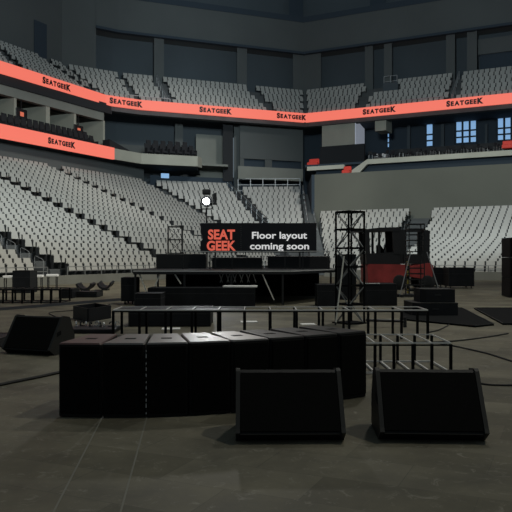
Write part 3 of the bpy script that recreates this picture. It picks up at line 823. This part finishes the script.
# stage deck on legs
ZD=.85
def stage():
    Yf,Yb=17.1,21.2
    x0,x1=K(133,Yf),K(291,Yf); xr,yr=K(336,19.2),19.6
    poly=[(x0,Yf),(x1,Yf),(xr,yr-.3),(xr,Yb),(x0,Yb)]
    t=thing('stage_deck','raised black stage deck on legs in the middle of the floor','stage',(0,19,0))
    q=[(x,y-19) for x,y in poly]
    MB().prism(q,ZD-.10,ZD).build('deck',M['black'],t)
    e=MB(); n=len(q)
    for i in(0,1): e.bar((*q[i],ZD-.02),(*q[(i+1)%n],ZD-.02),.03)
    e.build('front_edge',M['edge'],t)
    # tubes under
    xs=[x0+.05,x0+1.25,x0+2.4,x1-.2]
    for x in xs:
        for y in(Yf+.06,Yb-.1): MB().bar((x,y-19,0),(x,y-19,ZD-.1),.05).build('leg',M['dksteel'],t)
    MB().bar((xr-.1,yr-19,0),(xr-.1,yr-19,ZD-.1),.05).build('leg',M['dksteel'],t)
    for (pa,pb,ya,yb) in ((139,147,273,293),(160,154,273,289),(174,181,273,284),(262,274,273,300)):
        MB().bar((K(pa,Yf+.1),Yf+.1-19,zat(ya,Yf+.1)),(K(pb,Yf+.1),Yf+.1-19,zat(yb,Yf+.1)),.03).build('brace',M['whitepole'],t)
    MB().box(x0+.3,xr-.3,2.0,2.05,.0,ZD-.1).build('back_drape',M['blackflat'],t)
    return t
stage()
# leaning bundle of folded legs under deck
t=thing('leg_bundle','bundle of grey folded brace tubes under the stage deck','tubes',(K(237,17.6),17.6,.565),0)
for i in range(11):
    x=-.44+i*.085; MB().bar((x,0,.17),(x+(-1)**i*.07,.05,-.03),.02).build('tube',M['edge'],t)
# black equipment under / before deck
case('equipment_case','long black case with pale top board under the stage deck',K(150,16.6),K(255,16.6),16.3,17.0,0,.45,m='case')
MBt=thing('white_board','bright white board lying on the long black case','board',(K(240,16.1),16.5,.462),math.radians(-3)); MB().bbox(-.40,.40,-.2,.2,0,.04,.008).build('board_top',M['white'],MBt)
case('equipment_case','small black case with grey lid behind left end of long riser frame',K(138,15.6),K(163,15.6),15.2,15.9,0,.38,m='case')
case('flight_case','upright black case on casters at the left end of stage',K(122,17.4),K(136,17.4),17.3,17.9,0,.66,casters=True)
case('equipment_case','wide black case under the left of the riser frame',K(134,12.4),K(212,12.4),11.9,12.6,0,.30)
case('flight_case','black case with pale lid edge left of truss tower',K(317,16.6),K(337,16.6),16.4,17.1,0,.52)
case('flight_case','black case with pale lid edge right of truss tower',K(364,17.),K(396,17.),16.9,17.7,0,.52)
t=thing('lid_strip','pale lid strip on the case right of truss tower','lid',(K(372,16.8),16.85,.53)); MB().box(-.2,.2,0,.05,0,.015).build('strip',M['white'],t)
# risers on the stage
for px0,px1,y0,y1,z1,lab in ((156,206,19.6,20.3,1.26,'black riser box at left on the stage'),(212,262,19.4,20.1,1.16,'black riser box below the coral lettering on the stage'),(268,330,19.4,20.1,1.2,'black riser box below the white lettering on the stage')):
    case('stage_riser',lab,K(px0,y0),K(px1,y0),y0,y1,ZD,z1,edges=False,m='black')
# thin pale rail before banner
t=thing('guard_rail','thin pale horizontal rail in front of the black banner','rail',(0,18.6,ZD)); 
MB().bar((K(181,18.6),0,zat(251.6,18.6)-ZD),(K(330,18.6),0,zat(251.2,18.6)-ZD),.022).build('bar',M['edge'],t)
for px in(183,210,232,262,285,303,328): MB().bar((K(px,18.6),0,0),(K(px,18.6),0,zat(251.5,18.6)-ZD),.025).build('post',M['dksteel'],t)
case('equipment_case','black case standing on the floor at the right end of stage',K(338.5,19.0),K(357,19.0),19.2,19.8,0,1.24,m='case')
# banner
YB=19.
bx0,bx1=K(200.5,YB),K(316.5,YB); bz0,bz1=zat(252.5,YB),zat(223,YB)
t=thing('banner_sign','wide black sign with coral and white lettering above the stage','sign',((bx0+bx1)/2,YB,ZD))
cx=(bx0+bx1)/2
notch=[(bx0-cx,bz1-ZD),(bx0-cx,zat(233,YB)-ZD),(bx0-cx+.06,zat(236,YB)-ZD),(bx0-cx+.06,zat(239,YB)-ZD),(bx0-cx,zat(242,YB)-ZD),(bx0-cx,bz0-ZD),(bx1-cx,bz0-ZD),(bx1-cx,bz1-ZD)]
mb=MB(); n=len(notch); mb.add([(x,0,z) for x,z in notch]+[(x,.06,z) for x,z in notch],[tuple(range(n)),tuple(range(2*n-1,n-1,-1))]+[(i,n+i,n+(i+1)%n,(i+1)%n) for i in range(n)]); mb.build('panel',M['banner'],t)
def btext(s_,px,py,hpx,wpx,m,bold):
    cap=hpx*YB/F; size=cap/.70; w0,w1=text_width(s_,size,bold*size); sx=(wpx*YB/F)/(w1-w0)
    mw=Matrix.Translation((K(px,YB)-cx,-.012,zat(py,YB)-ZD))@Matrix.Rotation(pi/2,4,'X')@Matrix.Diagonal((sx,1,1,1))@Matrix.Translation((-w0,0,0))
    text_mesh(s_,size,m,t,mw,bold=bold*size,align='LEFT')
btext('SEAT',208,239,9.2,27,M['coral'],.035); btext('GEEK',206.8,250.2,9.2,29,M['coral'],.035)
btext('Floor layout',252,238.5,6.6,55,M['whitetxt'],.02); btext('coming soon',250,249.2,6.6,59,M['whitetxt'],.02)
mb=MB()
for i in range(12): z=bz0-ZD+.06+i*.058; mb.box(K(241,YB)-cx-.004,K(241,YB)-cx+.004,-.008,0,z,z+.025)
mb.build('dotted_line',M['steel'],t)
for px in(215,300): MB().bar((K(px,YB)-cx,.09,0),(K(px,YB)-cx,.09,bz1-ZD-.1),.04).build('post',M['dksteel'],t)

# truss towers
def truss(name,label,loc,rotz,s_,h,n,w=.035,m='dksteel',diag=True,cat='truss tower'):
    t=thing(name,label,cat,loc,rotz); a=s_/2
    for sx in(-1,1):
        for sy in(-1,1): MB().bar((sx*a,sy*a,0),(sx*a,sy*a,h),w,6).build('chord',M[m],t)
    rg=MB(); dg=MB(); c=[(-a,-a),(a,-a),(a,a),(-a,a)]
    for i in range(n+1):
        z=h*i/n
        rg=MB()
        for k in range(4): rg.bar((*c[k],min(h-.01,z+.01)),(*c[(k+1)%4],min(h-.01,z+.01)),w*.8)
        rg.build('rung_frame',M[m],t)
        if i<n:
            for k in range(4):
                p,q=(c[k],c[(k+1)%4]) if (i+k)%2 else (c[(k+1)%4],c[k]); dg.bar((*p,z),(*q,z+h/n),w*.4)
    if diag: dg.build('lacing',M['steel'] if h>1.5 else M[m],t)
    MB().box(-a-.05,a+.05,-a-.05,a+.05,-.0,.02).build('base_plate',M[m],t)
    return t
YT=12.5
truss('truss_tower','tall black truss tower standing right of the banner',(K(350,YT),YT,0),math.radians(32),.355,zat(211.5,YT),6,w=.04,m='blackflat')
t=thing('leaning_pole','thin pale pole leaning against the tall truss tower','pole',(K(335.5,12.2),12.2,0)); MB().bar((0,0,0),(K(344,12.2)-K(335.5,12.2),.0,zat(256,12.2)),.026,8).build('pole_tube',M['whitepole'],t); MB().lathe([(.016,0),(.016,.05)],'z').build('foot_cap',M['rubber'],t)
truss('truss_tower','small black truss tower on the left riser',(K(175.2,20.),20.,1.268),math.radians(9),.40,zat(226.8,20.)-1.26,2,w=.03)

# follow spot on stand
YS=20.6; xs=K(206.5,YS); zs=zat(201.5,YS)
t=thing('spotlight','lit white spotlight on a stand behind the banner','light',(xs,YS,ZD))
MB().bar((0,0,0),(0,0,zs-ZD-.18),.04).build('stand',M['dksteel'],t)
MB().lathe([(.10,-.15),(.16,-.14),(.16,.1),(.12,.28),(.07,.32)],'y',(0,0.05,zs-ZD),20).build('housing',M['dksteel'],t)
MB().lathe([(.001,-.13),(.09,-.13),(.09,-.11)],'y',(0,0,zs-ZD),20).build('lens',M['lamp'],t)
MB().bbox(-.12,.12,-.05,.1,.2+zs-ZD,.36+zs-ZD,.02).build('ballast',M['dksteel'],t)
MB().hexa([(.19,-.1,zs-ZD-.1),(.30,-.1,zs-ZD-.1),(.3,0,zs-ZD-.1),(.19,0,zs-ZD-.1),(.17,-.1,zs-ZD+.2),(.3,-.1,zs-ZD+.26),(.3,0,zs-ZD+.26),(.17,0,zs-ZD+.2)]).build('barn_door',M['dksteel'],t)
MB().bar((-.16,0,zs-ZD),(-.16,0,zs-ZD-.22),.03).bar((.16,0,zs-ZD),(.16,0,zs-ZD-.22),.03).bar((-.16,0,zs-ZD-.22),(.16,0,zs-ZD-.22),.03).build('yoke',M['dksteel'],t)

# forklift
def forklift():
    Y=24.7; s_=Y/F; X0=K(362,Y); t=thing('forklift','red and black forklift behind the truss tower','forklift',(K(398,Y),Y+.6,0),math.radians(3))
    ox=K(398,Y); k=lambda px:(px-398)*s_; z=lambda py:H+(256-py)*s_
    # lower chassis: counterweight profile extruded in depth
    def slabp(prof,y0,y1,m,name):
        n=len(prof); MB().add([(x,y0,zz) for x,zz in prof]+[(x,y1,zz) for x,zz in prof],[tuple(range(n)),tuple(range(2*n-1,n-1,-1))]+[(i,n+i,n+(i+1)%n,(i+1)%n) for i in range(n)]).build(name,m,t)
    slabp([(k(367),z(283)),(k(366),z(266)),(k(368),z(264)),(k(405),z(264.5)),(k(409),z(266)),(k(430),z(263)),(k(433),z(266)),(k(432),z(277)),(k(424),z(279)),(k(405),z(276)),(k(396),z(282)),(k(388),z(284))],-.6,.6,M['red'],'chassis')
    # cab: posts, roof and lower black panel
    slabp([(k(366),z(264.5)),(k(365),z(254)),(k(399),z(252)),(k(400),z(264.5))],-.56,.56,M['black'],'cab_panel')
    slabp([(k(353),z(230.5)),(k(353),z(232)),(k(399),z(231)),(k(401),z(229)),(k(397),z(227)),(k(380),z(227.5))],-.58,.58,M['black'],'overhead_guard')
    for y in(-.54,.54):
        for a,b,w_ in ((367,366,4.5),(378.5,378.5,2.2),(397.5,396,9)):
            slabp([(k(a-w_/2),z(254)),(k(a+w_/2),z(254)),(k(b+w_/2),z(230)),(k(b-w_/2),z(230))],y-.03,y+.03,M['black'],'cab_post')
    slabp([(k(381),z(254)),(k(387),z(254)),(k(386),z(249)),(k(383),z(245)),(k(381),z(245))],-.1,.35,M['blackflat'],'driver_seat')
    MB().bar((k(386),0,z(252)),(k(391),0,z(240)),.03).lathe([(.15,-.01),(.17,0),(.15,.01)],'x',(k(391),0,z(240)),16).build('steering_wheel',M['blackflat'],t)
    MB().box(k(398),k(406),-.4,.4,z(264),z(229.5)).build('rear_pillar',M['black'],t)
    # mast
    for y in(-.35,.35):
        MB().box(k(424.5),k(431),y-.06,y+.06,z(288),z(230.5)).build('mast_rail',M['black'],t)
    MB().box(k(399),k(430),-.05,.0,z(231.5),z(229.)).box(k(425),k(430),-.35,.35,z(231.5),z(229.5)).box(k(425),k(430),-.35,.35,z(262),z(259)).build('mast_cross_bar',M['black'],t)
    MB().box(k(404),k(425),-.45,.45,z(264),z(254)).build('engine_hood',M['black'],t)
    for y in (-.5,.5):
        for px,r in((379,.26),(398.5,.31),(427,.30)):
            if px==379: continue
            w_=MB().lathe([(.05,-.11),(r*.6,-.11),(r,-.08),(r,.08),(r*.6,.11),(.05,.11)],'y',(k(px),y,r),20).build('wheel',M['rubber'],t)
            MB().lathe([(.02,-.125),(r*.45,-.12),(r*.45,.12),(.02,.125)],'y',(k(px),y,r),14).build('hub',M['dksteel'],w_)
    for y in(-.55,.55):
        MB().lathe([(.05,-.1),(.15,-.1),(.24,-.08),(.24,.08),(.15,.1),(.05,.1)],'y',(k(374),y*.9,.24),18).build('wheel',M['rubber'],t)
    for y in(-.25,.25): MB().box(k(431),k(445),y-.05,y+.05,.05,.09).build('fork',M['dksteel'],t)
forklift()
# hazard pole
Y=22.; t=thing('hazard_post','yellow and black striped post before the forklift','post',(K(408,Y),Y,0))
h0=zat(262,Y); nS=7
for part,m in((0,'yellow'),(1,'blackflat')):
    mb=MB()
    for i in range(nS):
        if i%2==part: mb.lathe([(.035,h0*i/nS+.02),(.035,h0*(i+1)/nS+.02)],'z',n=12)
    mb.build('yellow_bands' if part==0 else 'black_bands',M[m],t)
MB().lathe([(.18,0),(.16,.02),(.03,.03)],'z',n=16).build('base',M['rubber'],t)
# lift tower with outriggers in front of forklift
Y=20.8; zc=zat(224,Y)
t=truss('lift_tower','black ladder-like lift tower with pale outrigger legs before forklift',(K(415,Y),Y,0.0),0,.45,zc,13,w=.035,diag=False,cat='lift tower')
for (px0,y0,px1,y1) in((409,252,399,296),(425,252,440,289)):
    MB().bar((K(px0,Y)-K(415,Y),-.23,zat(y0,Y)),(K(px1,Y-.3)-K(415,Y),-.4,.03),.024).build('outrigger',M['rail'],t)
MB().bar((-.75,-.35,.04),(.75,-.35,.04),.07).bar((-.5,-.6,.04),(-.5,.5,.04),.07).bar((.5,-.6,.04),(.5,.5,.04),.07).build('base_frame',M['dksteel'],t)

# crates right
def crate(label,px0,px1,Yf,z0,z1,dp):
    x0,x1=K(px0,Yf),K(px1,Yf); cx=(x0+x1)/2; a=(x1-x0)/2; t=thing('stage_crate',label,'crate',(cx,Yf,z0),0,'crates stacked right of the riser frame'); c=.1
    poly=[(-a,c),(-a+c,0),(a,0),(a,dp),(-a,dp)]
    MB().prism(poly,0,z1-z0-.012).build('box_body',M['case'],t)
    MB().prism([(x*1.01,y) for x,y in poly],z1-z0-.012,z1-z0).build('lid_plate',M['cheek'],t)
    MB().box(-.06,.06,-.01,.004,(z1-z0)*.5,(z1-z0)*.5+.03).build('handle',M['dksteel'],t)
crate('lower wide black crate of the pair on the right floor',413.5,458,13.8,0,.275,.9)
crate('upper smaller black crate stacked on the wide one at right',421,455,13.95,.275,.54,.65)
# floor panels
for lab,pts in (('black floor board beside the crates, nearer one',[(400,320),(475,327.5),(494,325.5),(462,309),(405,309)]),('black floor board at right edge, farther one',[(474,309),(503,325),(530,325),(530,309)])):
    P=[fp(*p) for p in pts]; c=sum(P,Vector((0,0)))/len(P); t=thing('floor_board',lab,'board',(c.x,c.y,0)); MB().prism([tuple(p-c) for p in P],0,.03).build('board_top',M['blackflat'],t)
    e=MB(); Q=[p-c for p in P]
    for i in range(len(Q)): e.bar((*Q[i],.03),(*Q[(i+1)%len(Q)],.03),.012)
    e.build('edge_strip',M['dksteel'],t)
# cases before right stand
case('flight_case','black flight case on casters before right stand, right one',K(449,25.8),K(474,25.8),25.8,26.6,0,.76,casters=True)
case('flight_case','black flight case before right stand, beside the forklift',K(432,26.6),K(446,26.6),27.0,27.8,0,.74,casters=True)
# tall black cabinet at right edge
t=thing('speaker_stack','tall black speaker stack cut by the right edge','speaker',(K(501.5,20.85)+.5,20.5,0))
for i in range(3): MB().bbox(-.5,.5,-.35,.35,.02+i*.572,.02+(i+1)*.572-.006,.012).build('cabinet',M['case'],t); MB().box(-.46,.46,-.362,-.35,.05+i*.572,(i+1)*.572-.03).build('grille',M['grille'],t)

# corner box at left-middle
P=[fp(71,317),fp(89,322.5),fp(110,317)]; 
Yn=12.7; near=Vector((K(88,Yn),Yn)); l=Vector((K(71,13.3),13.45)); r=Vector((K(110,13.4),13.5)); bk=l+r-near
t=thing('equipment_case','black open-top box behind the left floor wedge, corner towards camera','case',(near.x,near.y,0)); q=[Vector((0,0)),r-near,bk-near,l-near]
def openbox(q,h,th,t):
    for i in range(4):
        a,b=q[i],q[(i+1)%4]; quadwall(a,b,0.01,h,th).build('side_panel',M['case'],t)
    MB().prism([tuple(p) for p in q],0,.02).build('bottom_panel',M['case'],t)
openbox(q,.245,.02,t)
# low hardware cases with bright clamps, between wedge and corner box
t=case('hardware_tray','long low black tray with bright clamps beside first subwoofer',K(68,11.),K(116,11.),10.8,11.5,0,.07,edges=False,lid=False)
for i in range(9):
    x=K(72,11.)+i*.082; y=11.0+random.uniform(0,.35); o=thing('pipe_clamp',f'bright metal pipe clamp in the low tray, {ordinal(i+1)} from left','clamp',(x,y,.07),random.uniform(0,3),'bright clamps in the low tray')
    mb=MB(); 
    for kk in range(8):
        a0=kk*pi/5; a1=(kk+1)*pi/5; mb.bar((.035*math.cos(a0),0,.04+.035*math.sin(a0)),(.035*math.cos(a1),0,.04+.035*math.sin(a1)),.018)
    mb.build('jaw',M['chrome'] if i%2==0 else M['dksteel'],o); MB().box(-.03,.05,-.015,.015,0,.012).build('bracket',M['chrome'] if i%2==0 else M['dksteel'],o)
# V shaped dark shells
def shell(label,px0,px1,Yc,flip):
    x0,x1=K(px0,Yc),K(px1,Yc); w_=(x1-x0); t=thing('folded_cover',label,'cover',((x0+x1)/2,Yc,0),0,'pair of curved black covers')
    prof=[]
    for i in range(9):
        a=pi*(.08+.84*i/8); prof.append((-w_/2*math.cos(a)*(1), .30-.28*math.sin(a)))
    if flip: pass
    pts=prof+[(x*.8,z*.86+.075) for x,z in reversed(prof)]
    n=len(pts); mb=MB(); mb.add([(x,-.25,z) for x,z in pts]+[(x,.35,z+.06*(1 if flip else .3)) for x,z in pts],[(i,n+i,n+(i+1)%n,(i+1)%n) for i in range(n)]+[(i,i+1,n-2-i,n-1-i) for i in range(8)]+[(n+i,n+i+1,2*n-2-i,2*n-1-i) for i in range(8)])
    mb.build('shell',M['case'],t); MB().box(-.1,.1,-.2,.2,0,.05).build('foot',M['case'],t)
shell('left one of two curved black covers before the left stand',77,94,24.0,False)
shell('right one of two curved black covers before the left stand',98,113,24.6,True)
case('equipment_case','low black case behind the floor strip at left',K(79,20.5),K(99,20.5),20.2,21,0,.16)
case('equipment_case','black case at the right end of far left steel frame',K(61,20.),K(74,20.),19.8,20.6,0,.26)
# long black floor strip (cable ramp)
a=fp(-25,312); b=fp(121,300); d=(b-a); t=thing('cable_ramp','long black cable ramp on the floor at left','cable ramp',(a.x,a.y,0),math.atan2(d.y,d.x))
MB().xprism([(-.16,0),(-.07,.05),(.07,.05),(.16,0)],0,d.length).build('ramp_body',M['case'],t)
# equipment in front of the left wall
case('equipment_case','tall black crate against the left front wall',K(16,22.9),K(33,22.9),22.6,23.3,0,.72,m='case')
for i,(p0,p1) in enumerate(((4,15),(35,43),(47,58))):
    Yw=23.2+i*.9; t=thing('white_table',['white table top left of tall black crate','white table top right of tall black crate','white table top farthest right along the left wall'][i],'table',((K(p0,Yw)+K(p1,Yw))/2,Yw,0),math.radians(8)); a=(K(p1,Yw)-K(p0,Yw))/2
    MB().bbox(-a,a,-.2,.2,.47,.55,.01).build('table_top',M['white'],t)
    for sx in(-1,1): 
        for sy in(-.15,.15): MB().bar((sx*(a-.05),sy,0),(sx*(a-.05),sy,.48),.03).build('leg',M['dksteel'],t)
# pipe on the floor behind riser frames
Y=9.7+1.6; t=thing('floor_pipe','black horizontal pipe stand between the two riser frames','pipe',(K(386,11.8),11.8,0)); MB().bar((-.34,0,.12),(.32,0,.10),.05,8).build('pipe',M['dksteel'],t); MB().bar((.32,0,0),(.32,0,.17),.06,8).build('upright',M['dksteel'],t); MB().bar((-.3,0,0),(-.3,0,.12),.05,8).build('upright',M['dksteel'],t)
# white papers on floor
for i,(px,py,w_) in enumerate(((308,324.5,.25),(249,322,.3),(171,329,.3))):
    p=fp(px,py); t=MB().box(-w_/2,w_/2,-.12,.12,.0,.012).build('paper_sheet',M['white'],None,(p.x,p.y,0),.1); tag(t,['pale sheet on floor near the leaning pole','pale sheet on floor under the riser frame middle','pale sheet on floor left of centre under riser frame'][i],'sheet')
# small speakers/items: black case behind left wedge
case('equipment_case','low black case at left edge behind floor wedge',-3.9,-3.35,9.1,9.8,0,.12)

# cables
def cable(label,pts,w_=.022):
    P=[fp(*p) for p in pts]; Q=[]
    n=len(P)
    for i in range(n-1):
        p0=P[max(i-1,0)];p1=P[i];p2=P[i+1];p3=P[min(i+2,n-1)]
        for j in range(8):
            t=j/8; Q.append(.5*((2*p1)+(p2-p0)*t+(2*p0-5*p1+4*p2-p3)*t*t+(3*p1-p0-3*p2+p3)*t**3))
    Q.append(P[-1]); o=Q[0]; mb=MB(); mb.path([(q.x-o.x,q.y-o.y,w_/2) for q in Q],w_,6)
    tag(mb.build('cable',M['cable'],None,(o.x,o.y,0)),label,'cable')
cable('black cable running from left edge to the first subwoofer',[(-20,391),(10,384),(40,378),(75,370)],.03)
cable('black cable running right from the right floor wedge',[(478,384),(495,386),(530,386)],.018)
cable('black cable curving to the right edge beyond the riser frame',[(440,344),(465,349),(490,355),(530,368)],.02)
cable('black cable across the floor below the black floor boards',[(415,343),(450,342),(485,338),(508,334)],.02)
cable('black cable curling beside the crates',[(428,333),(440,330),(450,324),(449,318)],.02)
cable('thin black cable on the floor behind left floor wedge',[(110,305),(80,310),(50,313),(56,318),(40,321)],.02)

# ------------------------------------------------------------------ lights
def light(kind,name,loc,target,energy,color=(1,1,1),size=1.,spot=60,blend=.5):
    l=bpy.data.lights.new(name,kind); l.energy=energy; l.color=color
    if kind=='AREA': l.size=size
    if kind=='SPOT': l.spot_size=math.radians(spot); l.spot_blend=blend; l.shadow_soft_size=size
    o=bpy.data.objects.new(name,l); C.objects.link(o); o.location=loc
    o.rotation_euler=(Vector(target)-Vector(loc)).to_track_quat('-Z','Y').to_euler(); return o
W=bpy.data.worlds.new('world'); bpy.context.scene.world=W; W.use_nodes=True
W.node_tree.nodes['Background'].inputs['Color'].default_value=(.70,.88,1,1); W.node_tree.nodes['Background'].inputs['Strength'].default_value=.13
light('SPOT','stand_light_left',(10,14,24),(-16,34,3),28000,(1,.965,.86),2,56,.6)
light('SPOT','stand_light_corner',(14,28,24),(-6,60,5),19000,(1,.98,.93),2,46,.6)
light('SPOT','stand_light_right',(-8,18,24),(12,46,2),19000,(1,.96,.84),2,46,.6)
light('SPOT','added_fill_left',(2,16,11),(-24,56,17),22000,(.80,.93,1),2,75,.7)  # added fill pair in place of ambient, brightens walls and upper tier
light('SPOT','added_fill_right',(0,16,11),(14,64,17),24000,(.80,.93,1),2,75,.7)
light('SPOT','floor_light',(7.5,5.5,15),(0,6,0),1800,(1,.94,.78),.25,110,.6)
light('SPOT','far_floor_light',(6,20,20),(-1,20,0),6500,(1,.97,.88),.5,90,.8)
light('SPOT','back_light',(-1.0,22,7),(-1.0,5.6,.5),650,(1,.97,.9),.2,14,.9)
light('SPOT','stage_spot',(xs,YS-.3,zs),(xs-.5,0,1.0),150,(.93,.97,1),.1,60,.5)

# ------------------------------------------------------------------ camera and view
cam=bpy.data.cameras.new('camera'); cam.sensor_width=36; cam.lens=36*F/512; cam.clip_end=500
co=bpy.data.objects.new('camera',cam); C.objects.link(co); co.location=(0,0,H); co.rotation_euler=(pi/2,0,0)
bpy.context.scene.camera=co
vs=bpy.context.scene.view_settings; vs.view_transform='Standard'; vs.look='None'; vs.exposure=0; vs.gamma=1
